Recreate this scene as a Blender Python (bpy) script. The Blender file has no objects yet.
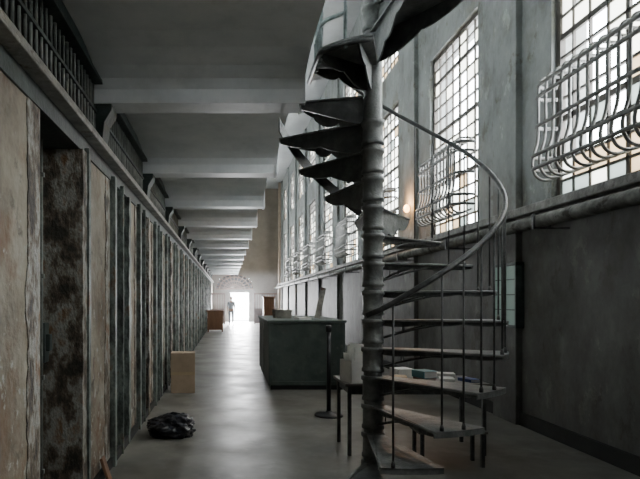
import bpy, bmesh, math, random
from mathutils import Vector, Matrix, noise
random.seed(7)
COL = bpy.context.scene.collection
R = math.radians
H = 1.55

# ------------------------------------------------------------------ materials
def new_mat(name):
    m = bpy.data.materials.new(name); m.use_nodes = True
    nt = m.node_tree
    return m, nt, nt.nodes['Principled BSDF']

def surf(name, cols, scale=3.0, rough=0.7, bump=0.15, bscale=30, metal=0.0, stretch=(1, 1, 1), stops=None, rvar=0.0, detail=8, patch=None, zramp=None, bdist=.02):
    """noise driven colour ramp over object/world position; patch=(colour, scale, lo, hi) lays a second layer of stains over it"""
    m, nt, b = new_mat(name)
    N, L = nt.nodes, nt.links
    g = N.new('ShaderNodeNewGeometry')
    mp = N.new('ShaderNodeMapping'); mp.inputs['Scale'].default_value = stretch
    L.new(g.outputs['Position'], mp.inputs['Vector'])
    n1 = N.new('ShaderNodeTexNoise'); n1.inputs['Scale'].default_value = scale
    n1.inputs['Detail'].default_value = detail; n1.inputs['Roughness'].default_value = 0.65
    L.new(mp.outputs[0], n1.inputs['Vector'])
    r = N.new('ShaderNodeValToRGB')
    e = r.color_ramp.elements
    k = len(cols)
    if stops is None:
        stops = [0.3 + 0.4 * i / max(1, k - 1) for i in range(k)]
    while len(e) < k: e.new(0.5)
    for i in range(k):
        e[i].position = stops[i]; e[i].color = (*cols[i], 1)
    L.new(n1.outputs['Fac'], r.inputs['Fac'])
    out = r.outputs['Color']
    if patch:
        for (pc, psc, lo, hi) in patch:
            n3 = N.new('ShaderNodeTexNoise'); n3.inputs['Scale'].default_value = psc; n3.inputs['Detail'].default_value = min(detail, 9); n3.inputs['Roughness'].default_value = .68
            L.new(mp.outputs[0], n3.inputs['Vector'])
            mr = N.new('ShaderNodeMapRange'); mr.inputs['From Min'].default_value = lo; mr.inputs['From Max'].default_value = hi
            fac = n3.outputs['Fac']
            if zramp:
                sp = N.new('ShaderNodeSeparateXYZ'); L.new(g.outputs['Position'], sp.inputs[0])
                zr = N.new('ShaderNodeMapRange'); zr.inputs['From Min'].default_value = 0; zr.inputs['From Max'].default_value = zramp
                zr.inputs['To Min'].default_value = .10; zr.inputs['To Max'].default_value = 0
                L.new(sp.outputs['Z'], zr.inputs['Value'])
                ad = N.new('ShaderNodeMath'); L.new(fac, ad.inputs[0]); L.new(zr.outputs[0], ad.inputs[1]); fac = ad.outputs[0]
            L.new(fac, mr.inputs['Value'])
            mx = N.new('ShaderNodeMix'); mx.data_type = 'RGBA'
            L.new(mr.outputs[0], mx.inputs[0]); L.new(out, mx.inputs[6]); mx.inputs[7].default_value = (*pc, 1)
            out = mx.outputs[2]
    L.new(out, b.inputs['Base Color'])
    b.inputs['Roughness'].default_value = rough
    b.inputs['Metallic'].default_value = metal
    if rvar:
        n4 = N.new('ShaderNodeTexNoise'); n4.inputs['Scale'].default_value = scale * .8; n4.inputs['Detail'].default_value = 3
        L.new(mp.outputs[0], n4.inputs['Vector'])
        mr = N.new('ShaderNodeMapRange')
        mr.inputs['From Min'].default_value = 0.25; mr.inputs['From Max'].default_value = 0.75
        mr.inputs['To Min'].default_value = rough - rvar; mr.inputs['To Max'].default_value = rough + rvar
        L.new(n4.outputs['Fac'], mr.inputs['Value']); L.new(mr.outputs[0], b.inputs['Roughness'])
    if bump:
        n2 = N.new('ShaderNodeTexNoise'); n2.inputs['Scale'].default_value = bscale; n2.inputs['Detail'].default_value = 5
        L.new(mp.outputs[0], n2.inputs['Vector'])
        bp = N.new('ShaderNodeBump'); bp.inputs['Strength'].default_value = bump; bp.inputs['Distance'].default_value = bdist
        L.new(n2.outputs['Fac'], bp.inputs['Height']); L.new(bp.outputs[0], b.inputs['Normal'])
    return m

M = {}
M['floor'] = surf('worn_concrete', [(.115, .11, .094), (.165, .157, .137), (.215, .205, .18)], 1.7, .42, .04, 6, rvar=.12, stops=[.3, .5, .7], detail=4,
                  patch=[((.09, .082, .067), .8, .48, .72), ((.25, .24, .213), 2.2, .54, .78)])
M['slab'] = surf('painted_concrete', [(.64, .68, .69), (.76, .79, .80), (.83, .85, .855)], 2.2, .5, .08, 8, patch=[((.56, .59, .59), 1.3, .56, .78)])
M['cell'] = surf('stained_plaster', [(.11, .088, .062), (.215, .182, .135), (.29, .255, .195), (.37, .34, .28)], 1.7, .7, .6, 14, stretch=(1, 1, .9), stops=[.34, .46, .56, .70],
                 patch=[((.17, .095, .05), 2.6, .54, .70), ((.06, .048, .036), 4.2, .60, .72), ((.38, .37, .33), 9, .64, .70)], zramp=2.4, bdist=.02)
M['dark'] = surf('shade_and_skirting_black', [(.012, .012, .011), (.03, .029, .025)], 2, .9, 0)  # near-black stands in for shade in cells and vents; skirtings wear it too
M['teal'] = surf('peeling_grey_green_paint', [(.04, .045, .04), (.095, .115, .10), (.20, .235, .21), (.14, .09, .05)], 7, .6, .5, 30, stretch=(1, 1, .6), stops=[.36, .46, .57, .68])
M['railteal'] = surf('pale_blue_grey_rail', [(.10, .13, .13), (.24, .29, .285), (.36, .41, .40)], 9, .5, .3, 30)
M['peel'] = surf('flaking_white_on_rust', [(.04, .034, .026), (.13, .10, .07), (.32, .32, .285), (.20, .115, .06)], 7, .7, .7, 40, stretch=(1, 1, .6), stops=[.40, .48, .56, .67])
M['dkgreen'] = surf('dark_green_steel', [(.014, .021, .018), (.032, .046, .04), (.075, .095, .085)], 5, .5, .2, 30)
M['iron'] = surf('grey_painted_iron', [(.11, .115, .112), (.19, .198, .192), (.29, .298, .286)], 9, .42, .25, 50, metal=.2)
M['irondark'] = surf('dark_cast_iron', [(.035, .037, .036), (.075, .078, .076), (.15, .155, .15)], 8, .42, .25, 45, metal=.2)
M['strip'] = surf('worn_grey_rail', [(.08, .075, .065), (.22, .21, .18), (.34, .32, .27)], 6, .5, .3, 30, patch=[((.09, .05, .03), 5, .58, .64)])
M['bars'] = surf('grey_green_bars', [(.05, .06, .05), (.13, .145, .125), (.24, .25, .22)], 6, .5, .3, 30)
M['ledge'] = surf('grimy_ledge', [(.07, .067, .058), (.15, .15, .135), (.27, .27, .25)], 6, .6, .5, 22, patch=[((.05, .045, .035), 4, .56, .64)])
M['frame'] = surf('window_steel', [(.045, .04, .035), (.11, .095, .08)], 6, .6, .1, 30)
M['guard'] = surf('grey_guard_bars', [(.09, .09, .087), (.18, .18, .17)], 8, .5, .1, 40)
M['green'] = surf('counter_green_grey', [(.045, .062, .054), (.075, .098, .087), (.12, .145, .13)], 4, .5, .15, 20, patch=[((.15, .16, .14), 6, .60, .70), ((.035, .042, .036), 2, .55, .70)])
M['black'] = surf('black_metal', [(.008, .008, .009), (.022, .022, .024)], 6, .4, 0)
M['endwall'] = surf('dull_cream_plaster', [(.15, .128, .10), (.23, .20, .16)], 1, .85, .1, 8)
M['redgrille'] = surf('red_brown_grille', [(.09, .045, .028), (.17, .095, .06)], 3, .6, .1, 20)
M['roof'] = surf('roof_grey', [(.26, .27, .27), (.34, .35, .35)], 1, .9, 0)
M['wood'] = surf('brown_wood', [(.15, .07, .035), (.26, .14, .075)], 3, .5, .1, 20, stretch=(6, 6, .8))
M['card'] = surf('cardboard', [(.30, .22, .15), (.40, .30, .21)], 5, .85, .1, 40)
M['tabletop'] = surf('table_laminate', [(.09, .085, .075), (.17, .16, .14)], 3, .35, .05, 30)
M['paper'] = surf('paper_white', [(.74, .73, .69), (.88, .87, .83)], 6, .8, .05, 30)
M['bag'] = surf('black_plastic', [(.006, .006, .008), (.02, .02, .025), (.10, .10, .16)], 16, .28, .6, 26, stops=[.4, .58, .72])
M['teal_book'] = surf('teal_cover', [(.08, .24, .26), (.14, .34, .36)], 6, .5, 0)
M['red_book'] = surf('maroon_cover', [(.20, .05, .04), (.28, .08, .06)], 6, .5, 0)
M['blue_book'] = surf('blue_cover', [(.04, .07, .20), (.07, .11, .28)], 6, .5, 0)
M['tan_book'] = surf('tan_cover', [(.34, .25, .14), (.44, .33, .2)], 6, .6, 0)
M['skin'] = surf('skin', [(.48, .30, .22), (.55, .35, .26)], 8, .55, 0)
M['shirt'] = surf('pale_grey_shirt', [(.44, .47, .52), (.52, .55, .60)], 8, .85, .1, 40)
M['jeans'] = surf('grey_trousers', [(.30, .32, .35), (.36, .38, .41)], 8, .9, .1, 40)
M['hair'] = surf('brown_hair', [(.05, .035, .025), (.10, .07, .05)], 20, .7, .3, 60)
M['rustpipe'] = surf('tan_painted_pipe', [(.26, .19, .14), (.36, .28, .21)], 5, .6, .1, 30)

def wall_mat():
    m, nt, b = new_mat('two_tone_wall')
    N, L = nt.nodes, nt.links
    g = N.new('ShaderNodeNewGeometry')
    sep = N.new('ShaderNodeSeparateXYZ'); L.new(g.outputs['Position'], sep.inputs[0])
    mp = N.new('ShaderNodeMapping'); mp.inputs['Scale'].default_value = (1, 1.1, .75); L.new(g.outputs['Position'], mp.inputs['Vector'])
    n = N.new('ShaderNodeTexNoise'); n.inputs['Scale'].default_value = 1.5; n.inputs['Detail'].default_value = 9; n.inputs['Roughness'].default_value = .7
    L.new(mp.outputs[0], n.inputs['Vector'])
    def ramp(cols, st):
        r = N.new('ShaderNodeValToRGB'); e = r.color_ramp.elements
        while len(e) < len(cols): e.new(.5)
        for i, c in enumerate(cols): e[i].position = st[i]; e[i].color = (*c, 1)
        L.new(n.outputs['Fac'], r.inputs['Fac']); return r
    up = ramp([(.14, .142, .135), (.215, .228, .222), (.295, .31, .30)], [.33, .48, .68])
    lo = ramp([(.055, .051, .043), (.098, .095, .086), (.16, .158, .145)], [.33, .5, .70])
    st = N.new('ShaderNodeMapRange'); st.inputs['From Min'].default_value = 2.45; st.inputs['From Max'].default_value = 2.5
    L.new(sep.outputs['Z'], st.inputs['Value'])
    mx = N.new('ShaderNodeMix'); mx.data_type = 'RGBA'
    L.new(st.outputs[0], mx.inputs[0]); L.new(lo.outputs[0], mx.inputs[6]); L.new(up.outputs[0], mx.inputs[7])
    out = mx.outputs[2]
    for sc, lo_, hi_, mul in ((1.7, .53, .66, (.78, .74, .66)), (3.1, .59, .64, (.68, .63, .55)), (2.6, .60, .62, (1.35, 1.36, 1.32)), (5.5, .64, .66, (1.35, 1.35, 1.28))):
        n3 = N.new('ShaderNodeTexNoise'); n3.inputs['Scale'].default_value = sc; n3.inputs['Detail'].default_value = 10; n3.inputs['Roughness'].default_value = .68
        L.new(mp.outputs[0], n3.inputs['Vector'])
        mr = N.new('ShaderNodeMapRange'); mr.inputs['From Min'].default_value = lo_; mr.inputs['From Max'].default_value = hi_; L.new(n3.outputs['Fac'], mr.inputs['Value'])
        mm = N.new('ShaderNodeMix'); mm.data_type = 'RGBA'; mm.blend_type = 'MULTIPLY'; mm.clamp_result = False
        L.new(mr.outputs[0], mm.inputs[0]); L.new(out, mm.inputs[6]); mm.inputs[7].default_value = (*mul, 1)
        out = mm.outputs[2]
    L.new(out, b.inputs['Base Color']); b.inputs['Roughness'].default_value = .65
    n2 = N.new('ShaderNodeTexNoise'); n2.inputs['Scale'].default_value = 20; n2.inputs['Detail'].default_value = 4; L.new(g.outputs['Position'], n2.inputs['Vector'])
    bp = N.new('ShaderNodeBump'); bp.inputs['Strength'].default_value = .15; bp.inputs['Distance'].default_value = .01
    L.new(n2.outputs['Fac'], bp.inputs['Height']); L.new(bp.outputs[0], b.inputs['Normal'])
    return m
M['wall'] = wall_mat()

def pane_mat(name, col, emit=0):
    m, nt, b = new_mat(name)
    b.inputs['Base Color'].default_value = (*col, 1)
    b.inputs['Roughness'].default_value = .5
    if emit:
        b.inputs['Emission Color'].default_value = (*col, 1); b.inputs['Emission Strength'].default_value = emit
    else:
        N, L = nt.nodes, nt.links
        t = N.new('ShaderNodeBsdfTranslucent'); t.inputs[0].default_value = (*col, 1)
        mx = N.new('ShaderNodeMixShader'); mx.inputs[0].default_value = .9
        L.new(b.outputs[0], mx.inputs[1]); L.new(t.outputs[0], mx.inputs[2])
        L.new(mx.outputs[0], N['Material Output'].inputs[0])
    return m
M['amberpane'] = pane_mat('dirty_amber_pane', (.50, .42, .32))
M['fanpane'] = pane_mat('dirty_fanlight_pane', (.05, .036, .026))
M['greypane'] = pane_mat('dirty_grey_green_pane', (.36, .385, .37))
M['creampane'] = pane_mat('dirty_cream_pane', (.72, .71, .66))
M['glowpane'] = pane_mat('self_lit_green_pane', (.15, .21, .18), .35)  # emission put in for daylight; there is no opening behind the pane
M['bulb'] = pane_mat('amber_bulb', (1, .5, .15), 14)

# ------------------------------------------------------------------ mesh helpers
def box(bm, x0, x1, y0, y1, z0, z1, mi=0):
    v = [bm.verts.new(p) for p in ((x0, y0, z0), (x1, y0, z0), (x1, y1, z0), (x0, y1, z0), (x0, y0, z1), (x1, y0, z1), (x1, y1, z1), (x0, y1, z1))]
    for f in ((3, 2, 1, 0), (4, 5, 6, 7), (0, 1, 5, 4), (1, 2, 6, 5), (2, 3, 7, 6), (3, 0, 4, 7)):
        fc = bm.faces.new([v[i] for i in f]); fc.material_index = mi
    return v

def tube(bm, pts, r, n=8, closed=False, cap=True):
    pts = [Vector(p) for p in pts]; k = len(pts); rings = []
    rr = r if isinstance(r, (list, tuple)) else [r] * k
    up = None
    for i, p in enumerate(pts):
        if closed: d = pts[(i + 1) % k] - pts[i - 1]
        elif i == 0: d = pts[1] - p
        elif i == k - 1: d = p - pts[i - 1]
        else: d = (pts[i + 1] - p).normalized() + (p - pts[i - 1]).normalized()
        d.normalize()
        if up is None:
            a = Vector((0, 0, 1)) if abs(d.z) < .9 else Vector((1, 0, 0))
            up = (a - d * a.dot(d)).normalized()
        else:
            up = (up - d * up.dot(d)).normalized()
        s = d.cross(up)
        rings.append([bm.verts.new(p + (up * math.cos(2 * math.pi * j / n) + s * math.sin(2 * math.pi * j / n)) * rr[i]) for j in range(n)])
    m = k if closed else k - 1
    for i in range(m):
        a, b = rings[i], rings[(i + 1) % k]
        for j in range(n):
            f = bm.faces.new((a[j], a[(j + 1) % n], b[(j + 1) % n], b[j])); f.smooth = True
    if cap and not closed:
        bm.faces.new(rings[0]); bm.faces.new(rings[-1][::-1])

def smooth_path(P, n=4):
    P = [Vector(p) for p in P]; out = []
    for i in range(len(P) - 1):
        p0 = P[max(0, i - 1)]; p1 = P[i]; p2 = P[i + 1]; p3 = P[min(len(P) - 1, i + 2)]
        for j in range(n):
            t = j / n
            out.append(.5 * ((2 * p1) + (-p0 + p2) * t + (2 * p0 - 5 * p1 + 4 * p2 - p3) * t * t + (-p0 + 3 * p1 - 3 * p2 + p3) * t ** 3))
    out.append(P[-1]); return out

def lathe(bm, prof, n=24, c=(0, 0)):
    rings = []
    for r, z in prof:
        rings.append([bm.verts.new((c[0] + r * math.cos(2 * math.pi * j / n), c[1] + r * math.sin(2 * math.pi * j / n), z)) for j in range(n)])
    for a, b in zip(rings, rings[1:]):
        for j in range(n):
            f = bm.faces.new((a[j], a[(j + 1) % n], b[(j + 1) % n], b[j])); f.smooth = True
    bm.faces.new(rings[0][::-1]); bm.faces.new(rings[-1])

def prism(bm, poly, z0, z1):
    a = [bm.verts.new((x, y, z0)) for x, y in poly]; b = [bm.verts.new((x, y, z1)) for x, y in poly]
    n = len(poly)
    bm.faces.new(a[::-1]); bm.faces.new(b)
    for i in range(n): bm.faces.new((a[i], a[(i + 1) % n], b[(i + 1) % n], b[i]))

def extr(bm, pts_a, pts_b):
    va = [bm.verts.new(p) for p in pts_a]; vb = [bm.verts.new(p) for p in pts_b]
    bm.faces.new(va); bm.faces.new(vb[::-1]); n = len(va)
    for i in range(n): bm.faces.new((va[i], va[(i + 1) % n], vb[(i + 1) % n], vb[i]))

def obj(name, bm, mat, parent=None, bevel=0, loc=None, rot=None):
    bmesh.ops.recalc_face_normals(bm, faces=bm.faces[:])
    me = bpy.data.meshes.new(name); bm.to_mesh(me); bm.free()
    o = bpy.data.objects.new(name, me); COL.objects.link(o)
    for m in (mat if isinstance(mat, (list, tuple)) else [mat]): me.materials.append(m)
    if parent: o.parent = parent
    if loc: o.location = loc
    if rot: o.rotation_euler = rot
    if bevel:
        b = o.modifiers.new('bevel', 'BEVEL'); b.width = bevel; b.segments = 2; b.limit_method = 'ANGLE'
    return o

def BM(): return bmesh.new()
def boxes(*bs):
    bm = BM()
    for b in bs: box(bm, *b)
    return bm

def thing(name, label, cat, loc=(0, 0, 0), rz=0, group=None):
    o = bpy.data.objects.new(name, None); COL.objects.link(o)
    o.location = loc; o.rotation_euler = (0, 0, rz); o.empty_display_size = .1
    o['label'] = label; o['category'] = cat
    if group: o['group'] = group
    return o

def tag(o, label, cat, group=None):
    o['label'] = label; o['category'] = cat
    if group: o['group'] = group
    return o

def struct(name, bm, mat, label=None, cat=None, parent=None, bevel=0):
    o = obj(name, bm, mat, parent, bevel)
    o['kind'] = 'structure'
    if label: o['label'] = label
    if cat: o['category'] = cat
    return o

def link_copy(src, parent, loc=None, rot=None):
    c = src.copy(); COL.objects.link(c); c.parent = parent
    if loc is not None: c.location = loc
    if rot is not None: c.rotation_euler = rot
    return c

ORD = ['first', 'second', 'third', 'fourth', 'fifth', 'sixth', 'seventh', 'eighth', 'ninth', 'tenth', 'eleventh', 'twelfth',
       'thirteenth', 'fourteenth', 'fifteenth', 'sixteenth', 'seventeenth', 'eighteenth', 'nineteenth', 'twentieth', 'twenty first', 'twenty second']

XL, XR, YE, YB, ZR = -1.10, 3.65, 40.0, -3.0, 9.5
ZS = 3.50      # walkway underside

# ------------------------------------------------------------------ room shell
struct('floor', boxes((-3.2, 4.05, YB - .2, YE + 3, -.2, 0)), M['floor'], 'worn grey concrete corridor floor', 'floor')
struct('ceiling', boxes((-3.2, 4.05, YB - .2, YE + .3, ZR, ZR + .2)), M['roof'], 'high grey roof over the cell hall', 'ceiling')
struct('wall_back', boxes((-3.2, 4.05, YB - .2, YB, 0, ZR)), M['wall'], 'plain wall behind the viewpoint', 'wall')

WC = [5.35 + 3.8 * n for n in range(-1, 9)]
HW = .97
bm = BM()
def strip(z0, z1): box(bm, XR, XR + .4, YB - .2, YE + .3, z0, z1)
strip(0, 2.65); strip(5.85, 6.7); strip(8.7, ZR)
for (z0, z1) in ((2.65, 5.85), (6.7, 8.7)):
    y = YB - .2
    for c in WC:
        box(bm, XR, XR + .4, y, c - HW, z0, z1); y = c + HW
    box(bm, XR, XR + .4, y, YE + .3, z0, z1)
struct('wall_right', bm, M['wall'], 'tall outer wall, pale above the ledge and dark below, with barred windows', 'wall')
for i, c in enumerate(WC):
    yy = c + 1.9
    if yy > YE - .5: continue
    struct('trim_%d' % (i + 1), boxes((XR - .08, XR + .02, yy - .3, yy + .3, 0, ZR)), M['wall'], 'plaster pilaster on the right wall between windows', 'pilaster', bevel=.01)
struct('trim_20', boxes((XR - .22, XR + .02, YB, YE, 2.54, 2.64), (XR - .14, XR + .02, YB, YE, 2.44, 2.54)), M['ledge'], 'projecting grimy ledge running under the right windows', 'ledge', bevel=.012)
struct('baseboard_right', boxes((XR - .04, XR + .02, YB, YE, 0, .16)), M['dark'], 'dark skirting of the right wall', 'baseboard')
pp = thing('wall_pipe', 'long grey pipe running under the window ledge of the right wall', 'pipe', (XR - .30, 0, 2.40))
bm = BM(); tube(bm, [(0, YB + .1, 0), (0, 20, 0), (0, YE - .1, 0)], .072, 14); obj('pipe', bm, M['ledge'], pp)
bm = BM(); box(bm, -.085, .30, -.02, .02, -.09, -.072); box(bm, -.09, -.072, -.02, .02, -.09, .075); box(bm, .075, .1, -.02, .02, -.09, .075)
cl = obj('clamp', bm, M['irondark'], pp, loc=(0, 1.2, 0))
for k in range(1, 16): link_copy(cl, pp, (0, 1.2 + 2.4 * k, 0))

def window(idx, c, z0, z1, cols, rows):
    bm = BM(); t = .07; x0, x1 = XR + .06, XR + .12
    box(bm, x0, x1, c - HW, c - HW + t, z0, z1); box(bm, x0, x1, c + HW - t, c + HW, z0, z1)
    box(bm, x0, x1, c - HW, c + HW, z0, z0 + t); box(bm, x0, x1, c - HW, c + HW, z1 - t, z1)
    w = struct('window_%d' % idx, bm, M['frame'], 'tall steel framed window of small panes in the right wall', 'window')
    bm = BM(); dw = 2 * HW / cols; dh = (z1 - z0) / rows
    for k in range(1, cols):
        th = .026 if k == cols // 2 else .012
        box(bm, x0 + .01, x1 - .02, c - HW + k * dw - th, c - HW + k * dw + th, z0, z1)
    for k in range(1, rows):
        th = .032 if k % 4 == 0 else .014
        box(bm, x0 + .01, x1 - .02, c - HW, c + HW, z0 + k * dh - th, z0 + k * dh + th)
    obj('muntin_grid', bm, M['frame'], w)
    kinds = {'amber_panes': BM(), 'grey_panes': BM(), 'cream_panes': BM()}
    for a in range(cols):
        for b in range(rows):
            low = b < 2; q = random.random()
            if low: nm = 'amber_panes' if q < .25 else 'grey_panes' if q < .45 else 'cream_panes' if q < .8 else None
            else: nm = 'amber_panes' if q < .02 else 'grey_panes' if q < .06 else 'cream_panes' if q < .36 else None
            if nm: box(kinds[nm], x0 + .025, x0 + .03, c - HW + a * dw, c - HW + (a + 1) * dw, z0 + b * dh, z0 + (b + 1) * dh)
    for nm, mt in (('amber_panes', 'amberpane'), ('grey_panes', 'greypane'), ('cream_panes', 'creampane')):
        if kinds[nm].verts: obj(nm, kinds[nm], M[mt], w)
        else: kinds[nm].free()
    return w
for i, c in enumerate(WC):
    window(i + 1, c, 2.65, 5.85, 7, 14)
for i, c in enumerate(WC):
    window(i + 21, c, 6.7, 8.7, 7, 9)

# bowed guard baskets on the windows
z0 = 2.86
bpts = smooth_path([(0, 0, 3.98), (-.16, 0, 3.98), (-.24, 0, 3.93), (-.26, 0, 3.75), (-.26, 0, 3.48), (-.27, 0, 3.28), (-.31, 0, 3.13), (-.325, 0, 3.02), (-.29, 0, 2.91), (-.21, 0, z0), (-.11, 0, z0 + .01), (0, 0, z0 + .06)], 4)
bm = BM(); tube(bm, bpts, .016, 8)
bar_mesh = None; cbm = {}
for i, c in enumerate(WC[:9]):
    if i == 0: lab = 'bowed steel guard basket on a window beside the viewpoint'
    else: lab = 'bowed steel bar guard basket across the bottom of the %s window along the right wall' % (ORD[i - 1])
    g = thing('window_guard', lab, 'window guard', (XR + .0, c, 0), 0, 'guard baskets on the right windows')
    n = 12
    for k in range(n):
        y = -.77 + 1.54 * k / (n - 1)
        if bar_mesh is None:
            o = obj('bar', bm, M['guard'], g, loc=(0, y, 0)); bar_mesh = o
        else: link_copy(bar_mesh, g, (0, y, 0))
    for j, (z, d) in enumerate(((3.90, .25), (3.77, .265), (3.45, .27), (3.12, .32), (2.98, .318))):
        if j in cbm: link_copy(cbm[j], g); continue
        b2 = BM(); s = .88
        tube(b2, smooth_path([(0.0, -s + .02, z), (-d * .45, -s, z), (-d * .8, -s + .03, z), (-d, -s + .14, z), (-d, -.3, z), (-d, .3, z), (-d, s - .14, z), (-d * .8, s - .03, z), (-d * .45, s, z), (0.0, s - .02, z)], 5), .022, 8)
        cbm[j] = obj('crossbar', b2, M['guard'], g)

# end wall
bm = BM()
DX0, DX1, DZ = .1, 1.55, 2.15
def ew(x0, x1, z0, z1): box(bm, x0, x1, YE, YE + .3, z0, z1)
ew(-3.2, DX0, 0, 2.3); ew(DX1, 4.05, 0, 2.3); ew(DX0, DX1, DZ, 2.3)
ew(-3.2, -.9, 2.3, 3.4); ew(1.8, 4.05, 2.3, 3.4)
ew(-3.2, 4.05, 3.4, ZR)
cx, rx, rz = .45, 1.35, 1.1
N = 14
for s in (-1, 1):
    for k in range(N // 2):
        a0 = math.pi / 2 * k / (N // 2); a1 = math.pi / 2 * (k + 1) / (N // 2)
        xa, xb = cx + s * rx * math.cos(a0), cx + s * rx * math.cos(a1)
        box(bm, min(xa, xb), max(xa, xb), YE, YE + .3, 2.3 + rz * (math.sin(a0) + math.sin(a1)) / 2, 3.4)
struct('wall_end', bm, M['endwall'], 'dull cream end wall with bright doorway and arched fanlight', 'wall')
bm = BM()
for k in range(1, 12):
    a = math.pi * k / 12
    tube(bm, [(cx, YE + .15, 2.32), (cx + rx * math.cos(a), YE + .15, 2.3 + rz * math.sin(a))], .035, 6)
for f in (.3, .55, .8, 1.0):
    tube(bm, [(cx + f * rx * math.cos(math.pi * k / 16), YE + .15, 2.31 + f * rz * math.sin(math.pi * k / 16)) for k in range(17)], .045, 6)
box(bm, cx - rx, cx + rx, YE + .1, YE + .2, 2.26, 2.38)
w = struct('window_41', bm, M['wood'], 'arched brown fanlight above the far doorway', 'window')
bm = BM(); prism(bm, [(cx + rx * math.cos(math.pi * k / 16), 2.3 + rz * math.sin(math.pi * k / 16)) for k in range(17)], 0, .01)
for v in bm.verts: v.co = Vector((v.co.x, YE + .2 + v.co.z, v.co.y))
obj('fan_panes', bm, M['fanpane'], w)
bm = boxes((DX0, DX0 + .08, YE - .03, YE + .2, 0, DZ), (DX1 - .08, DX1, YE - .03, YE + .2, 0, DZ), (DX0, DX1, YE - .03, YE + .2, DZ - .08, DZ))
struct('door_40', bm, M['strip'], 'open bright doorway frame at the far end', 'doorway')
YG = 36.0
bm = boxes((XL, -.2, YG, YG + .08, 1.9, 2.0), (1.75, XR - .5, YG, YG + .08, 1.9, 2.0), (-.28, -.18, YG, YG + .08, 0, 2.0), (1.67, 1.77, YG, YG + .08, 0, 2.0), (XL, -.2, YG, YG + .08, .9, 1.0), (1.75, XR - .5, YG, YG + .08, .9, 1.0),
           (XL, -.22, YG + .02, YG + .05, .05, .95), (1.73, XR - .5, YG + .02, YG + .05, .05, .95))
x = XL + .1
while x < XR - .5:
    if x < -.25 or x > 1.75: box(bm, x - .025, x + .025, YG + .02, YG + .06, 0, 1.95)
    x += .16
struct('partition_grille', bm, M['redgrille'], 'low red brown barred partition with open gateway near the far end', 'partition')

# ------------------------------------------------------------------ left cell block
OP = .88                                            # opening width
mods = [(-1.87, 1.12), (.13, 1.12), (2.13, 1.12), (4.13, 1.05)]
y = 4.13 + 1.05 + OP
while y < 36.5 and len(mods) < 24:
    mods.append((y, .62)); y += .62 + OP
y_end = y
WT = .34
bm = BM()
for y, w_ in mods:
    box(bm, XL - WT, XL, y, y + w_, 0, 2.72)
    box(bm, XL - 1.7, XL - WT, y + w_ * .5, y + w_ * .5 + .1, 0, 3.2)
box(bm, XL - WT, XL, y_end, YE, 0, 2.72)
box(bm, XL - WT, XL, YB, mods[0][0], 0, 2.72)
struct('wall_left', bm, M['cell'], 'stained brown plaster cell fronts along the left', 'wall')
struct('wall_left_cells', boxes((XL - 1.9, XL - 1.7, YB, YE, 0, 3.6)), M['dark'], 'back wall inside the cells, coloured near black for the shade there', 'wall')  # interior shade is put into the wall colour
struct('wall_left_upper', boxes((XL - .2, XL, YB, YE, ZS, ZR), (XL - 2.1, XL, YB, YE, 3.7, 3.9)), M['slab'], 'upper tier wall above the walkway', 'wall')
struct('trim_30', boxes((XL - .16, XL + .07, YB, YE, 2.80, 2.88), (XL - .1, XL + .11, YB, YE, 2.775, 2.80)), M['strip'], 'worn steel header rail running above all cell doors', 'header rail', bevel=.006)
struct('trim_31', boxes((XL - WT, XL + .015, YB, YE, 2.66, 2.79)), M['dkgreen'], 'dark green door track under the header rail', 'door track')
struct('trim_32', boxes((XL - .30, XL - .28, YB, YE, 2.79, 3.6)), M['dark'], 'near black sheet behind the vent bars above the cells, standing in for shade', 'vent backing')  # backing sheet added so the gap above the cells reads as shaded
struct('trim_33', boxes((XL - .06, XL + .02, YB, YE, 3.36, 3.60), (XL - .06, XL + .06, YB, YE, 3.34, 3.37)), M['dkgreen'], 'dark green steel girder along the top of the vent bars', 'girder', bevel=.004)
struct('baseboard_left', boxes((XL, XL + .03, YB, YE, 0, .09)), M['dark'], 'dark kerb at foot of cell fronts', 'baseboard')

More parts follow.
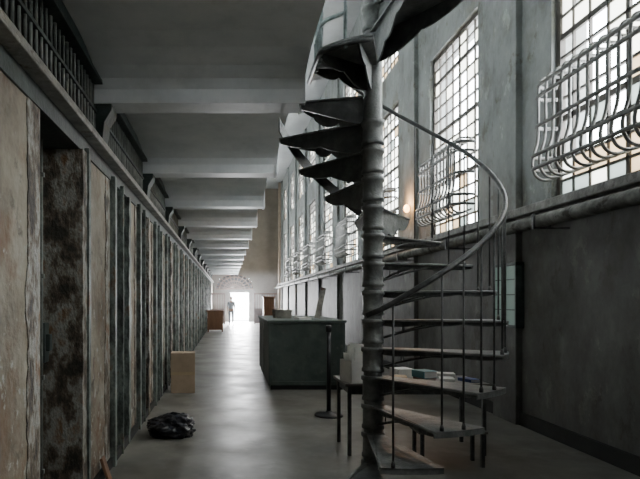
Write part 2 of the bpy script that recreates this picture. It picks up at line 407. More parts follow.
rv = random.Random(3)
def cell_door(idx, y0):
    y1 = y0 + OP
    X = XL - (.27 if idx < 4 else .12)
    d = struct('door_%d' % idx, boxes((X - .04, X, y0, y1, .02, .12), (X - .04, X, y0, y1, 2.55, 2.66),
               (X - .04, X, y0, y0 + .06, .02, 2.66), (X - .04, X, y1 - .06, y1, .02, 2.66), (X - .04, X, y0, y1, 1.28, 1.36), (X - .04, X, y0, y1, .66, .70), (X - .04, X, y0, y1, 1.98, 2.02)),
               M['teal'], 'recessed barred steel cell door in the left cell row', 'cell door')
    b = BM()
    for k in range(8):
        yy = y0 + .11 + .092 * k
        tube(b, [(X - .02, yy, .05), (X - .02, yy, 2.62)], .013, 6)
    obj('bars', b, M['bars'], d)
    b = BM(); n = 70; edge = []; wid = (.17 if idx < 5 else .10) + .04 * rv.random()
    for k in range(n + 1):
        z = 2.66 * k / n
        q = round(noise.noise(Vector((idx * 3.1, z * 3.2, 0))) * 6) / 6
        edge.append((y0 - wid - .05 * q - .02 * noise.noise(Vector((idx, z * 14, 5))), z))
    pa = [(y0 + .012, 0)] + [(y0 + .012, 2.66)] + edge[::-1]
    extr(b, [(XL - .33, a, z) for a, z in pa], [(XL + .006, a, z) for a, z in pa])
    obj('door_jamb', b, M['peel'], d)
    b = BM(); n = 60; prof = []
    for k in range(n + 1):
        z = 2.66 * k / n
        prof.append((XL + .035 + .010 * noise.noise(Vector((idx * 5.7, z * 7, 2))), z))
    xb = X + .01
    pa = [(xb, 0), *prof, (xb, 2.66)]
    extr(b, [(x, y1 - .02, z) for x, z in pa], [(x, y1 + .10, z) for x, z in pa])
    obj('wall_end_face', b, M['peel'] if idx % 2 else M['teal'], d)
    obj('channel_frame', boxes((XL - .02, XL + .05, y1 + .105, y1 + .12, 0, 2.70), (XL + .03, XL + .05, y1 + .12, y1 + .17, 0, 2.70)) if idx < 4 else
        boxes((XL - .02, XL + .055, y0 + .02, y0 + .04, 0, 2.70), (XL + .03, XL + .055, y0 + .04, y0 + .10, 0, 2.70), (XL - .02, XL + .05, y0 + .46, y0 + .48, 0, 2.70)), M['teal'], d, bevel=.003)
    b = BM(); tube(b, [(X + .08, y0 + .62, .02), (X + .08, y0 + .62, 2.70)], .012, 8)
    for zz in (.35, 1.0, 1.7, 2.4): box(b, X, X + .1, y0 + .607, y0 + .633, zz, zz + .03)
    obj('locking_rod', b, M['bars'], d)
    zz = 1.1 + rv.random() * .15
    b = boxes((X, X + .09, y0 + .66, y0 + .76, zz, zz + .28), (X + .09, X + .12, y0 + .68, y0 + .74, zz + .08, zz + .2))
    obj('lock_box', b, M['dkgreen'], d, bevel=.006)
for k, (y, w_) in enumerate(mods): cell_door(k + 1, y + w_)

vsrc = None
for k in range(20):
    y = -1.87 + 2.0 * k
    lab = '%s section of vertical vent bars above the cell doors, counted from the viewpoint' % ORD[k]
    g = thing('vent_grille', lab, 'vent grille', (XL - .02, y, 2.88), 0, 'vent bars above the cell doors')
    if vsrc is None:
        b = BM(); tube(b, [(0, 0, 0), (0, 0, .5)], .014, 6)
        o = obj('bar', b, M['bars'], g, loc=(0, .05, 0))
        c_ = obj('crossbar', boxes((-.02, .022, 0, 2.0, .24, .265)), M['dkgreen'], g); vsrc = (o, c_)
        rng = range(1, 22)
    else:
        link_copy(vsrc[1], g); rng = range(22)
    for j in rng: link_copy(vsrc[0], g, (0, .05 + .09 * j, 0))

bd = obj('wood_plank', boxes((-.012, .012, -.05, .05, 0, .22)), M['wood'], bevel=.004, loc=(XL + .10, 4.75, .005), rot=(0, R(-18), 0))
tag(bd, 'short brown wooden offcut leaning on the foot of the near cell front', 'plank')

# ------------------------------------------------------------------ tier walkway overhead
struct('walkway_slab', boxes((XL - .1, .635, YB, 37.5, ZS, ZS + .15)), M['slab'], 'painted concrete tier walkway overhead', 'walkway')
beams = [4.69 + 2.6 * k for k in range(-2, 13)]
for k, y in enumerate(beams):
    b = BM()
    pr = [(y - .7, ZS + .005), (y - .42, ZS - .02), (y - .2, ZS - .065), (y - .07, ZS - .12), (y - .015, ZS - .19), (y, 3.20), (y + .26, 3.20), (y + .28, ZS + .01)]
    extr(b, [(XL - .1, a, z) for a, z in pr], [(.636, a, z) for a, z in pr])
    n = 8
    for q in range(n):
        a0 = y - .02 + .30 * q / n; a1 = y - .02 + .30 * (q + 1) / n
        dx = .012 * noise.noise(Vector((k * 2.2, q * 1.3, 0)))
        box(b, .62, .65 + dx, a0, a1, 3.19 + abs(dx) * .8, ZS + .15)
    o = struct('ceiling_beam', b, M['slab'], 'deep concrete beam under the tier walkway', 'beam')
    b = BM()
    pr = [(XL - .05, 2.88), (XL + .04, 2.88), (XL + .06, 3.05), (XL + .12, 3.15), (XL + .12, 3.2), (XL - .05, 3.2)]
    extr(b, [(x, y + .02, z) for x, z in pr], [(x, y + .24, z) for x, z in pr])
    struct('beam_bracket', b, M['dkgreen'], 'dark green steel bracket under a walkway beam', 'bracket')

rail_src = None
for k in range(0, 14):
    y0 = 4.69 + 2.6 * (k - 2)
    lab = 'blue grey pipe railing section on the walkway edge, %s from the viewpoint' % ORD[k]
    if k == 1: lab = 'peeling blue grey pipe railing section just above the front of the spiral stair'
    g = thing('walkway_railing', lab, 'railing', (.625, y0, 3.62), 0, 'railing sections of the overhead walkway')
    if rail_src is None:
        parts = []
        for z, r in ((1.0, .022), (.72, .014), (.45, .014), (.22, .014)):
            b = BM(); tube(b, [(0, 0.03, z), (0, 2.57, z)], r, 8); parts.append(obj('rail', b, M['railteal'], g))
        for yy in (.45, 1.1, 1.75, 2.4):
            b = BM(); tube(b, [(0, 0, .031), (0, 0, 1.0)], .018, 8); parts.append(obj('post', b, M['railteal'], g, loc=(0, yy, 0)))
        rail_src = parts
    else:
        for p in rail_src: link_copy(p, g)

# ------------------------------------------------------------------ spiral stair
SX, SY = 1.19, 4.6
st = thing('spiral_staircase', 'grey cast iron spiral staircase winding up round a central pole', 'staircase', (SX, SY, 0))
bm = BM(); lathe(bm, [(.16, 0), (.16, .03), (.12, .05), (.085, .09), (.074, .12), (.074, 6.0), (.074, 6.02)], 24)
obj('central_pole', bm, M['iron'], st)
RT = 1.0; RISE = .232
def tread_mesh(Rr, half=11, lip=.04):
    bm = BM(); n = 7; poly = []
    for j in range(n + 1):
        a = R(-half + 2 * half * j / n); poly.append((Rr * math.cos(a), Rr * math.sin(a)))
    for j in range(n, -1, -1):
        a = R(-50 + 100 * j / n); poly.append((.085 * math.cos(a), .085 * math.sin(a)))
    prism(bm, poly, -.012, 0)
    for j in range(n):
        a0 = R(-half + 2 * half * j / n); a1 = R(-half + 2 * half * (j + 1) / n)
        q = ((a0, -lip), (a1, -lip), (a1, 0), (a0, 0))
        extr(bm, [((Rr) * math.cos(a), (Rr) * math.sin(a), z) for a, z in q], [((Rr - .01) * math.cos(a), (Rr - .01) * math.sin(a), z) for a, z in q])
    return bm
def bracket_mesh(Rr, ang, depth=.15, th=.006, scallops=0, pw=2.4, sc=.03, tip=.018):
    bm = BM(); n = 28
    a = R(ang); d = Vector((math.cos(a), math.sin(a), 0)); s = Vector((-d.y, d.x, 0))
    r0 = .075
    top, bot = [], []
    for j in range(n + 1):
        t = j / n; r = r0 + (Rr - .01 - r0) * t
        zb = -.012 - tip - max(0, depth - .03) * (1 - t) ** pw
        if scallops: zb -= sc * abs(math.sin(t * math.pi * scallops)) ** .7
        top.append((r, -.008)); bot.append((r, zb))
    poly = top + bot[::-1]
    va = [bm.verts.new(d * r + s * th + Vector((0, 0, z))) for r, z in poly]
    vb = [bm.verts.new(d * r - s * th + Vector((0, 0, z))) for r, z in poly]
    m = len(poly)
    for j in range(n):
        k1, k2 = m - 1 - j, m - 2 - j
        bm.faces.new((va[j], va[j + 1], va[k2], va[k1])); bm.faces.new((vb[j + 1], vb[j], vb[k1], vb[k2]))
    for j in range(m): bm.faces.new((va[j], va[(j + 1) % m], vb[(j + 1) % m], vb[j]))
    return bm
def scroll_mesh(Rr, ang):
    """open arched strap under a tread edge: a rod bowed below the plate, joined by short ties"""
    bm = BM(); a = R(ang); d = Vector((math.cos(a), math.sin(a), 0))
    pts = []
    for j in range(13):
        t = j / 12; r = .085 + (Rr * .72 - .085) * t
        pts.append(d * r + Vector((0, 0, -.015 - .135 * (1 - t) ** 1.6)))
    tube(bm, pts, .009, 6)
    for t in (.25, .5, .75):
        r = .085 + (Rr * .72 - .085) * t
        tube(bm, [d * r + Vector((0, 0, -.01)), d * r + Vector((0, 0, -.015 - .135 * (1 - t) ** 1.6))], .006, 5)
    return bm
def hub():
    bm = BM(); lathe(bm, [(.078, -.20), (.09, -.195), (.09, -.17), (.082, -.16), (.082, -.04), (.094, -.03), (.094, 0), (.078, .004)], 20); return bm
def nosing(Rr, h):
    bm = BM(); tube(bm, [(.09 * math.cos(R(-h)), .09 * math.sin(R(-h)), -.006), (Rr * math.cos(R(-h)), Rr * math.sin(R(-h)), -.006)], .010, 6)
    return bm
treads = [(i, -90 + 20 * (i - 2), RISE * i) for i in range(1, 14)]
extra = [(20, 288, 3.72), (21, 308, 3.95)]
def full_tread(rad, half, dep, pw, sc, dep2, tip, mat, heavy):
    t = obj('tread', tread_mesh(rad, half), M[mat], st)
    L_ = [t]
    if heavy:
        L_ += [obj('bracket', bracket_mesh(rad, -half + .5, dep, .006, 3, pw, sc, tip), M['iron'], t), obj('bracket', bracket_mesh(rad, half - 1, dep2, .006, 2, pw, sc * .6, tip), M['irondark'], t)]
    else:
        L_ += [obj('bracket', bracket_mesh(rad, -half + .5, .05, .005, 3, pw, .016, .018), M['irondark'], t), obj('scroll_strap', scroll_mesh(rad, -half + .5), M['irondark'], t),
               obj('scroll_strap', scroll_mesh(rad, half - 1.5), M['irondark'], t)]
    L_ += [obj('collar', hub(), M['iron'], t), obj('nosing', nosing(rad, half), M['iron'], t)]
    return L_
src_big = full_tread(RT, 12, .15, 2.4, .03, .06, .018, 'iron', False); used_big = False
src_small = None
for i, a, z in treads + extra:
    if i >= 10:
        if src_small is None:
            src_small = full_tread(.87, 17, .24, 1.1, .05, .22, .035, 'iron', True); t = src_small[0]
        else:
            t = link_copy(src_small[0], st)
            for p in src_small[1:]: link_copy(p, t)
    elif not used_big:
        t = src_big[0]; used_big = True
    else:
        t = link_copy(src_big[0], st)
        for p in src_big[1:]: link_copy(p, t)
    t.location = (0, 0, z); t.rotation_euler = (0, 0, R(a))
t = obj('tread', tread_mesh(.60, 18), M['iron'], st, loc=(0, 0, 3.22), rot=(0, 0, R(152)))
obj('bracket', bracket_mesh(.60, -17, .22, .006, 2, 1.0, .05, .04), M['iron'], t)
obj('bracket', bracket_mesh(.60, 15, .20, .006, 0, 1.0, .05, .05), M['irondark'], t)
bm = BM()
def st_z(a): return RISE * ((a + 90) / 20 + 2)
n = 20
for j in range(n):
    a0 = 62 + (146 - 62) * j / n; a1 = 62 + (146 - 62) * (j + 1) / n
    P = []
    for rr in (.868, .88):
        P.append([(rr * math.cos(R(a)), rr * math.sin(R(a)), st_z(a) + dz) for a, dz in ((a0, -.12), (a1, -.12), (a1, .0), (a0, .0))])
    extr(bm, P[0], P[1])
obj('stringer', bm, M['irondark'], st)
XC = -.50
pl = [(0, .06), (XC, .27), (XC, -.30)]
for k in range(0, 6):
    a = R(216 + 8 * k); pl.append((.60 * math.cos(a), .60 * math.sin(a)))
pl.append((.02, -.06))
bm = BM(); prism(bm, pl, 3.45, 3.465)
ld = obj('landing', bm, M['iron'], st)
bm = BM()
rim = [(XC + .01, .25, 3.43), (XC + .01, -.30, 3.43)] + [(.59 * math.cos(R(216 + 8 * k)), .59 * math.sin(R(216 + 8 * k)), 3.43) for k in range(6)]
tube(bm, rim, .02, 6)
obj('landing_frame', bm, M['irondark'], ld)
for a, dp_, pw in ((180, .17, 1.4), (212, .2, 1.4), (245, .2, 1.4)):
    rr = min(.58, abs((XC + .01) / math.cos(R(a))))
    o = obj('bracket', bracket_mesh(rr, a, dp_, .007, 2, pw, .04), M['irondark'], ld); o.location = (0, 0, 3.455)
for yy in (-.28, -.21, -.14, -.07, 0):
    b = BM(); tube(b, [(XC + .03, yy, 3.40), (XC + .03, yy, 4.45)], .013, 6); obj('baluster', b, M['railteal'], st)
rp = [(XC + .03, .02, 0), (XC + .03, -.27, 0)] + [(.585 * math.cos(R(a)), .585 * math.sin(R(a)), 0) for a in range(220, 244, 8)]
for zz, rr, nm in ((4.45, .022, 'handrail'), (3.66, .016, 'lower_rail')):
    b = BM(); tube(b, smooth_path([(x, y, zz) for x, y, _ in rp], 3), rr, 8); obj(nm, b, M['railteal'], st)
b = BM(); tube(b, [(rp[-1][0], rp[-1][1], 3.40), (rp[-1][0], rp[-1][1], 4.45)], .014, 6); obj('baluster', b, M['railteal'], st)
KN = [(-107, 1.43), (-60, 1.91), (-10, 2.45), (20, 2.84), (67, 3.42), (112, 3.98)]
def rail_z(th):
    if th <= KN[0][0]: return KN[0][1]
    for (a, za), (b, zb) in zip(KN, KN[1:]):
        if th <= b: return za + (zb - za) * (th - a) / (b - a)
    return KN[-1][1]
RH = .975
bm = BM(); pts = []
th = -107
while th <= 112:
    zz = sum(rail_z(th + q) for q in (-6, -3, 0, 3, 6)) / 5
    pts.append((RH * math.cos(R(th)), RH * math.sin(R(th)), zz)); th += 5
tube(bm, pts, .019, 10)
obj('handrail', bm, M['irondark'], st)
for i, a, z in treads[1:9]:
    for da in ((-8, 2) if i > 2 else (-7,)):
        b = BM(); aa = a + da
        x, y = (RH) * math.cos(R(aa)), (RH) * math.sin(R(aa))
        tube(b, [(x, y, z - .03), (x, y, rail_z(aa))], .0075, 6)
        lathe(b, [(.014, z), (.014, z + .02), (.008, z + .04)], 8, (x, y))
        obj('baluster', b, M['irondark'], st)

# ------------------------------------------------------------------ green counter
cx0, cx1, cy0, cy1 = .70, 2.02, 9.64, 12.6
ct = thing('reception_counter', 'large scuffed dark green wooden counter standing in the corridor', 'counter', ((cx0 + cx1) / 2, (cy0 + cy1) / 2, 0))
hx, hy = (cx1 - cx0) / 2, (cy1 - cy0) / 2
obj('body', boxes((-hx + .015, hx - .015, -hy + .015, hy - .015, .08, 1.15)), M['green'], ct)
obj('plinth', boxes((-hx + .04, hx - .04, -hy + .04, hy - .04, 0, .08)), M['black'], ct)
obj('countertop', boxes((-hx - .02, hx + .02, -hy - .02, hy + .02, 1.155, 1.2)), M['green'], ct, bevel=.008)
bm = boxes((-hx, -hx + .06, -hy + .005, -hy + .03, .08, 1.15), (hx - .06, hx, -hy + .005, -hy + .03, .08, 1.15), (-hx, hx, -hy + .005, -hy + .03, .08, .15))
obj('front_panel_frame', bm, M['green'], ct, bevel=.005)
bm = boxes((-hx + .005, -hx + .03, -hy, -hy + .06, .08, 1.15), (-hx + .005, -hx + .03, -.03, .03, .08, 1.15), (-hx + .005, -hx + .03, hy - .06, hy, .08, 1.15))
obj('side_panel_frame', bm, M['green'], ct, bevel=.005)
sg = thing('sign_board', 'narrow grey display board leaning back on a prop on the green counter', 'board', (1.62, 10.2, 1.22))
obj('board', boxes((-.05, .05, -.012, .012, 0, .58)), M['strip'], sg, bevel=.004, rot=(R(-10), R(14), 0))
bm = BM(); tube(bm, [(.1, .09, .45), (.06, .26, -.013)], .007, 6); obj('prop', bm, M['black'], sg)
bx = thing('storage_box', 'small grey lidded box on the green counter', 'box', (1.05, 10.9, 1.2), R(8))
obj('body', boxes((-.16, .16, -.12, .12, 0, .12)), M['strip'], bx, bevel=.005); obj('lid', boxes((-.17, .17, -.13, .13, .12, .16)), M['strip'], bx, bevel=.005)
ps = obj('paper_stack', boxes((-.11, .11, -.15, .15, 0, .04)), M['paper'], loc=(1.33, 10.0, 1.2), rot=(0, 0, R(12)))
tag(ps, 'low stack of white papers near the front of the green counter', 'paper stack')

sn = thing('stanchion_post', 'black barrier stanchion post standing in front of the green counter', 'stanchion', (1.35, 7.5, 0))
bm = BM(); lathe(bm, [(.19, 0), (.19, .015), (.17, .03), (.04, .05), (.035, .07)], 28); obj('base', bm, M['black'], sn)
bm = BM(); lathe(bm, [(.03, .05), (.03, 1.12)], 16); obj('pole', bm, M['black'], sn)
bm = BM(); lathe(bm, [(.026, 1.12), (.042, 1.125), (.042, 1.2), (.03, 1.215)], 16); obj('belt_head', bm, M['black'], sn)

# ------------------------------------------------------------------ table under stair
tb = thing('work_table', 'dark table with thin legs standing under the spiral staircase', 'table', (1.88, 5.85, 0))
obj('tabletop', boxes((-.72, .72, -.32, .32, .69, .72)), M['tabletop'], tb, bevel=.006)
obj('apron', boxes((-.67, .67, -.28, -.26, .61, .69), (-.67, .67, .26, .28, .61, .69), (-.67, -.65, -.26, .26, .61, .69), (.65, .67, -.26, .26, .61, .69)), M['irondark'], tb)
for sx in (-1, 1):
    for sy in (-1, 1):
        bm = boxes((sx * .67 - .018, sx * .67 + .018, sy * .27 - .018, sy * .27 + .018, 0, .69)); obj('leg', bm, M['irondark'], tb, bevel=.004)
bn = thing('low_bench', 'low dark bench in front of the table under the stair', 'bench', (2.08, 5.30, 0))
obj('seat', boxes((-.32, .32, -.14, .14, .31, .335)), M['tabletop'], bn, bevel=.005)
for sx in (-1, 1):
    for sy in (-1, 1):
        obj('leg', boxes((sx * .28 - .015, sx * .28 + .015, sy * .11 - .015, sy * .11 + .015, 0, .31)), M['irondark'], bn)
def book(name, label, x, y, z, w, d, h, rz, mat, group='books and papers on the table under the stair'):
    t = thing(name, label, 'book', (x, y, z), R(rz), group)
    obj('cover', boxes((-w, w, -d, d, 0, .004), (-w, w, -d, d, h - .004, h), (-w, -w + .005, -d, d, 0, h)), mat, t)
    obj('pages', boxes((-w + .006, w - .006, -d + .006, d - .006, .004, h - .004)), M['paper'], t)
TZ = .72
book('book', 'bright teal book on top of the pile on the table', 2.00, 5.70, TZ + .045, .08, .10, .07, 18, M['teal_book'])
book('book', 'maroon book under the teal book on the table', 2.00, 5.70, TZ, .09, .11, .045, -6, M['red_book'])
book('book', 'thick tan book lying near the pole end of the table', 1.74, 5.68, TZ, .07, .10, .06, -14, M['tan_book'])
book('book', 'dark blue book lying at the wall end of the table', 2.46, 5.72, TZ, .06, .09, .03, 20, M['blue_book'])
ps = obj('paper_stack', boxes((-.07, .07, -.10, .10, 0, .04)), M['paper'], loc=(2.22, 5.69, TZ), rot=(0, 0, R(-16)))
tag(ps, 'loose stack of white paper between books on the table', 'paper stack')
ps = obj('paper_stack', boxes((-.09, .09, -.1, .1, 0, .10)), M['paper'], loc=(1.86, 6.0, TZ), rot=(0, 0, R(10)))
tag(ps, 'thick block of white paper at the back of the table', 'paper stack')
ps = obj('paper_stack', boxes((-.09, .09, -.08, .08, 0, .05)), M['paper'], loc=(2.33, 6.0, TZ), rot=(0, 0, R(-14)))
tag(ps, 'block of white paper at the back right corner of the table', 'paper stack')
ps = obj('paper_stack', boxes((-.06, .06, -.08, .08, 0, .02)), M['paper'], loc=(1.56, 5.68, TZ), rot=(0, 0, R(4)))
tag(ps, 'small white notepad beside the open carton on the table', 'paper stack')
oc = thing('paper_carton', 'pale open carton of papers at the left end of the table', 'box', (1.32, 5.72, TZ), R(14))
obj('body', boxes((-.13, .13, -.13, .13, 0, .01), (-.13, -.124, -.13, .13, 0, .22), (.124, .13, -.13, .13, 0, .22), (-.13, .13, -.13, -.124, 0, .22), (-.13, .13, .124, .13, 0, .22)), M['paper'], oc)
bm = BM()
for k in range(6):
    yb = -.10 + .035 * k; h = .32 + .07 * math.sin(k * 2.3); sl = .02 * math.cos(k * 1.9)
    extr(bm, [(-.09, yb, .01), (.09, yb, .01), (.08 + sl, yb + .02, h), (-.085 + sl, yb + .02, h + .03)], [(-.09, yb + .012, .01), (.09, yb + .012, .01), (.08 + sl, yb + .032, h), (-.085 + sl, yb + .032, h + .03)])
obj('papers', bm, M['paper'], oc)

# ------------------------------------------------------------------ bag, box
bm = BM(); bmesh.ops.create_icosphere(bm, subdivisions=5, radius=1)
for v in bm.verts:
    p = v.co.copy(); n = noise.noise(p * 1.6) * .28 + noise.noise(p * 4.5) * .14 + abs(noise.noise(p * 9)) * .12
    q = p * (1 + n)
    v.co = Vector((q.x * .27, q.y * .24, max(0, q.z * .15 + .09)))
for f in bm.faces: f.smooth = True
bg = thing('plastic_bag', 'crumpled black plastic bag lying on floor beside the cells', 'bag', (-.63, 6.45, 0))
obj('sack', bm, M['bag'], bg)
bm = BM()
tube(bm, [(-.06, 0, .18), (-.05, -.02, .23), (0, -.03, .26), (.07, -.02, .24), (.1, 0, .18)], [.03, .018, .012, .018, .03], 8)
obj('tied_handle', bm, M['bag'], bg)
cb = thing('cardboard_box', 'tall tan cardboard carton standing on floor by the cells', 'box', (-.76, 9.5, 0), R(3))
obj('body', boxes((-.2, .2, -.18, .18, 0, .66)), M['card'], cb, bevel=.004)
bm = boxes((-.2, .2, -.181, -.178, .30, .35)); obj('tape', bm, M['tan_book'], cb)
bm = boxes((-.2, -.01, -.18, .18, .66, .666), (.01, .2, -.18, .18, .66, .666)); obj('flaps', bm, M['card'], cb)

# ------------------------------------------------------------------ far furniture
dk = thing('wooden_desk', 'orange brown wooden desk far down the corridor by the cells', 'desk', (-.62, 27.5, 0))
obj('desktop', boxes((-.42, .42, -.35, .35, .98, 1.04)), M['wood'], dk)
obj('body', boxes((-.38, .38, -.3, .3, .1, .98)), M['wood'], dk)
for sx in (-1, 1):
    for sy in (-1, 1): obj('leg', boxes((sx * .34 - .03, sx * .34 + .03, sy * .26 - .03, sy * .26 + .03, 0, .1)), M['wood'], dk)
cbn = thing('tall_cabinet', 'brown wooden cabinet standing far behind the green counter', 'cabinet', (1.95, 27, 0))
obj('body', boxes((-.25, .25, -.3, .3, .06, 1.65)), M['wood'], cbn)
obj('cornice', boxes((-.3, .3, -.35, .35, 1.65, 1.72)), M['wood'], cbn)
obj('plinth', boxes((-.27, .27, -.32, .32, 0, .06)), M['wood'], cbn)
obj('door', boxes((-.22, -.01, -.32, -.3, .12, 1.6), (.01, .22, -.32, -.3, .12, 1.6)), M['wood'], cbn)
bm = BM(); tube(bm, [(XR - .2, 37.5, 0), (XR - .2, 37.5, 9.4)], .09, 12)
dp = obj('downpipe', bm, M['rustpipe'])
tag(dp, 'tan painted downpipe rising beside the farthest right window', 'pipe')

# small low window on the pier face; greenish panes glow in place of daylight
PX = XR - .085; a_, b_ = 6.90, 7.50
dr = struct('window_31', boxes((PX - .02, XR + .01, a_, b_, 1.20, 1.24), (PX - .02, XR + .01, a_, b_, 1.98, 2.02), (PX - .02, XR + .01, a_, a_ + .03, 1.20, 2.02), (PX - .02, XR + .01, b_ - .03, b_, 1.20, 2.02)), M['dkgreen'], 'small low window with dim self-glowing greenish louvres on the right wall behind the stair', 'window', bevel=.004)
obj('glowing_pane', boxes((PX - .008, XR + .01, a_ + .03, b_ - .03, 1.24, 1.98)), M['glowpane'], dr)
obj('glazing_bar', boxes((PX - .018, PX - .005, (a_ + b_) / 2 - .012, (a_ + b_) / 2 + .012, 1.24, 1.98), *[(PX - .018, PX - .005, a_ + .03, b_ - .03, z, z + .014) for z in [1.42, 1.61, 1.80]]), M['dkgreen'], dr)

lp = thing('wall_lamp', 'small amber glowing wall lamp between the second and third windows', 'lamp', (XR - .14, 11.0, 3.35))
obj('bracket', boxes((0, .14, -.03, .03, -.02, .02), (.12, .14, -.06, .06, -.08, .08)), M['irondark'], lp)
bm = BM(); lathe(bm, [(.02, -.08), (.05, -.05), (.06, 0), (.04, .05), (.02, .07)], 12); obj('bulb', bm, M['bulb'], lp)
L = bpy.data.lights.new('amber', 'POINT'); L.energy = 30; L.color = (1, .5, .2); L.shadow_soft_size = .06
lo = bpy.data.objects.new('amber_light', L); COL.objects.link(lo); lo.location = (XR - .25, 11.0, 3.45)

# ------------------------------------------------------------------ person
def skin(name, V, E, mat, parent, sub=1):
    me = bpy.data.meshes.new(name); me.from_pydata([v[0] for v in V], E, [])
    o = bpy.data.objects.new(name, me); COL.objects.link(o); o.parent = parent
    o.modifiers.new('skin', 'SKIN'); s = o.modifiers.new('sub', 'SUBSURF'); s.levels = sub; s.render_levels = sub
    for i, sv in enumerate(me.skin_vertices[0].data):
        r = V[i][1]; sv.radius = r if isinstance(r, tuple) else (r, r)
        sv.use_root = (i == 0)
    me.materials.append(mat)
    for mo in o.modifiers:
        if mo.type == 'SKIN': mo.use_smooth_shade = True
    return o
pr = thing('person', 'person in grey clothes standing in the glare of the far doorway', 'person', (.20, 35.0, 0), R(180))
V = [((0, 0, .93), (.14, .10)), ((0, 0, 1.1), (.13, .09)), ((0, 0, 1.3), (.15, .10)), ((0, 0, 1.43), (.10, .08)), ((0, 0, 1.50), (.055, .055)), ((0, .01, 1.56), (.05, .05))]
E = [(0, 1), (1, 2), (2, 3), (3, 4), (4, 5)]
for s in (-1, 1):
    b = len(V)
    V += [((s * .17, 0, 1.40), .055), ((s * .22, .01, 1.13), .042), ((s * .23, .05, .90), .03), ((s * .23, .06, .83), (.04, .02))]
    E += [(3, b), (b, b + 1), (b + 1, b + 2), (b + 2, b + 3)]
    for k, (dy, ln) in enumerate(((-.03, .06), (-.01, .075), (.012, .07), (.034, .055))):
        c = len(V); V += [((s * .23, .06 + dy, .80), .009), ((s * .225, .065 + dy, .80 - ln * .6), .009), ((s * .215, .075 + dy, .80 - ln), .007)]
        E += [(b + 3, c), (c, c + 1), (c + 1, c + 2)]
    c = len(V); V += [((s * .21, .10, .83), .010), ((s * .205, .115, .79), .008)]; E += [(b + 3, c), (c, c + 1)]
    b = len(V)
    V += [((s * .09, 0, .86), .085), ((s * .10, .02, .48), .058), ((s * .11, -.01, .09), .038), ((s * .11, .10, .04), .035)]
    E += [(0, b), (b, b + 1), (b + 1, b + 2), (b + 2, b + 3)]
body = skin('body', V, E, M['skin'], pr)
V = [((0, 0, .92), (.165, .12)), ((0, 0, 1.1), (.15, .11)), ((0, 0, 1.3), (.17, .12)), ((0, 0, 1.43), (.12, .09)), ((0, 0, 1.47), (.07, .065))]
E = [(0, 1), (1, 2), (2, 3), (3, 4)]
for s in (-1, 1):
    b = len(V); V += [((s * .17, 0, 1.40), .07), ((s * .21, .01, 1.16), .058), ((s * .215, .02, 1.1), .055)]; E += [(3, b), (b, b + 1), (b + 1, b + 2)]
skin('shirt', V, E, M['shirt'], pr)
V = [((0, 0, .95), (.155, .115))]; E = []
for s in (-1, 1):
    b = len(V); V += [((s * .09, 0, .84), .10), ((s * .10, .02, .48), .075), ((s * .11, -.01, .10), .058)]; E += [(0, b), (b, b + 1), (b + 1, b + 2)]
skin('trousers', V, E, M['jeans'], pr)
for s in (-1, 1):
    bm = BM(); bmesh.ops.create_uvsphere(bm, u_segments=14, v_segments=8, radius=1)
    for v in bm.verts: v.co = Vector((s * .11 + v.co.x * .05, .05 + v.co.y * .14, max(0, .045 + v.co.z * .05)))
    obj('shoe', bm, M['black'], pr)
bm = BM(); bmesh.ops.create_uvsphere(bm, u_segments=24, v_segments=16, radius=1)
for v in bm.verts:
    x, y, z = v.co
    jaw = 1 - .25 * max(0, -z)
    v.co = Vector((x * .075 * jaw, y * .095 * jaw + .015, z * .115 + 1.645))
lathe(bm, [(.004, 1.60), (.016, 1.615), (.010, 1.66)], 8, (0, .112))
for s in (-1, 1): tube(bm, [(s * .075, .01, 1.62), (s * .085, .0, 1.645), (s * .078, .0, 1.67)], [.008, .016, .008], 8)
hd = obj('head', bm, M['skin'], pr)
bm = BM()
for s in (-1, 1):
    m4 = Matrix.Translation((s * .03, .105, 1.65)); bmesh.ops.create_uvsphere(bm, u_segments=8, v_segments=6, radius=.009, matrix=m4)
tube(bm, [(-.022, .104, 1.587), (0, .11, 1.585), (.022, .104, 1.587)], .004, 6)
obj('face_features', bm, M['hair'], hd)
bm = BM(); bmesh.ops.create_uvsphere(bm, u_segments=20, v_segments=14, radius=1)
for v in bm.verts:
    x, y, z = v.co
    if y > .35 and z < .55: y, z = .35, max(z, .0) * 1.0 + .2
    v.co = Vector((x * .083, y * .10 + .0, max(z, -.45) * .118 + 1.658))
obj('hair', bm, M['hair'], hd)

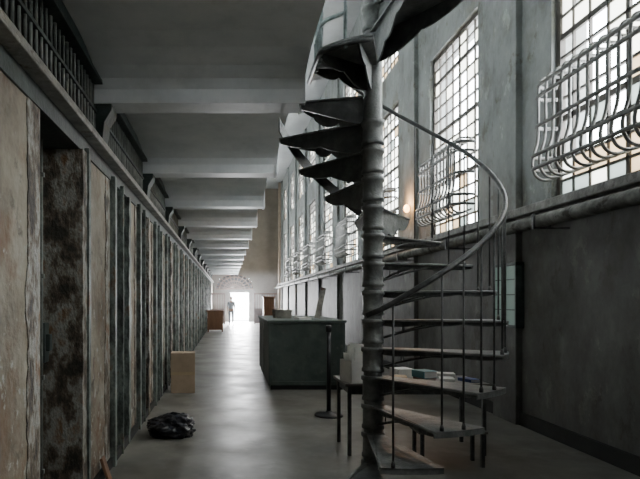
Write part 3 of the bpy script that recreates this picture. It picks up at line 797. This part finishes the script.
# ------------------------------------------------------------------ light
W = bpy.data.worlds.new('World'); bpy.context.scene.world = W; W.use_nodes = True
bgn = W.node_tree.nodes['Background']; bgn.inputs[0].default_value = (.92, .97, 1.0, 1); bgn.inputs[1].default_value = 23.0
def portal(name, loc, rot, sx, sy):
    l = bpy.data.lights.new(name, 'AREA'); l.shape = 'RECTANGLE'; l.size = sx; l.size_y = sy
    l.cycles.is_portal = True
    o = bpy.data.objects.new(name, l); COL.objects.link(o); o.location = loc; o.rotation_euler = rot
for c in WC:
    portal('portal', (XR + .38, c, 4.25), (0, R(90), 0), 3.2, 1.94)
    portal('portal', (XR + .38, c, 7.7), (0, R(90), 0), 2.0, 1.94)
portal('portal', ((DX0 + DX1) / 2, YE + .25, DZ / 2), (R(-90), 0, 0), DX1 - DX0, DZ)
l = bpy.data.lights.new('doorway_daylight', 'AREA'); l.shape = 'RECTANGLE'; l.size = 1.4; l.size_y = 2.1; l.energy = 3400; l.color = (.97, .98, 1)
o = bpy.data.objects.new('doorway_daylight', l); COL.objects.link(o); o.location = ((DX0 + DX1) / 2, YE + .5, 1.3); o.rotation_euler = (R(-80), 0, 0)

# scattering volume added at the far end to widen the doorway glow
mh, nt, b = new_mat('glow_haze'); nt.nodes.remove(b)
vs = nt.nodes.new('ShaderNodeVolumeScatter'); vs.inputs['Density'].default_value = .006; vs.inputs['Anisotropy'].default_value = .45
vs.inputs['Color'].default_value = (.97, .98, 1, 1)
nt.links.new(vs.outputs[0], nt.nodes['Material Output'].inputs['Volume'])
hz = obj('glow_haze', boxes((XL + .18, XR - .42, 27.0, YE - .1, .02, 3.1)), mh)
hz['kind'] = 'structure'; hz['label'] = 'faint haze added low in the far end of the corridor for the doorway glow'; hz['category'] = 'haze'

# ------------------------------------------------------------------ camera
cam = bpy.data.cameras.new('cam'); co = bpy.data.objects.new('cam', cam); COL.objects.link(co)
co.location = (0, 0, H); co.rotation_euler = (R(90), 0, 0)
cam.sensor_fit = 'HORIZONTAL'; cam.sensor_width = 36; cam.lens = 36 * 560 / 640
cam.shift_x = 92 / 640; cam.shift_y = 60.5 / 640; cam.clip_end = 300
bpy.context.scene.camera = co
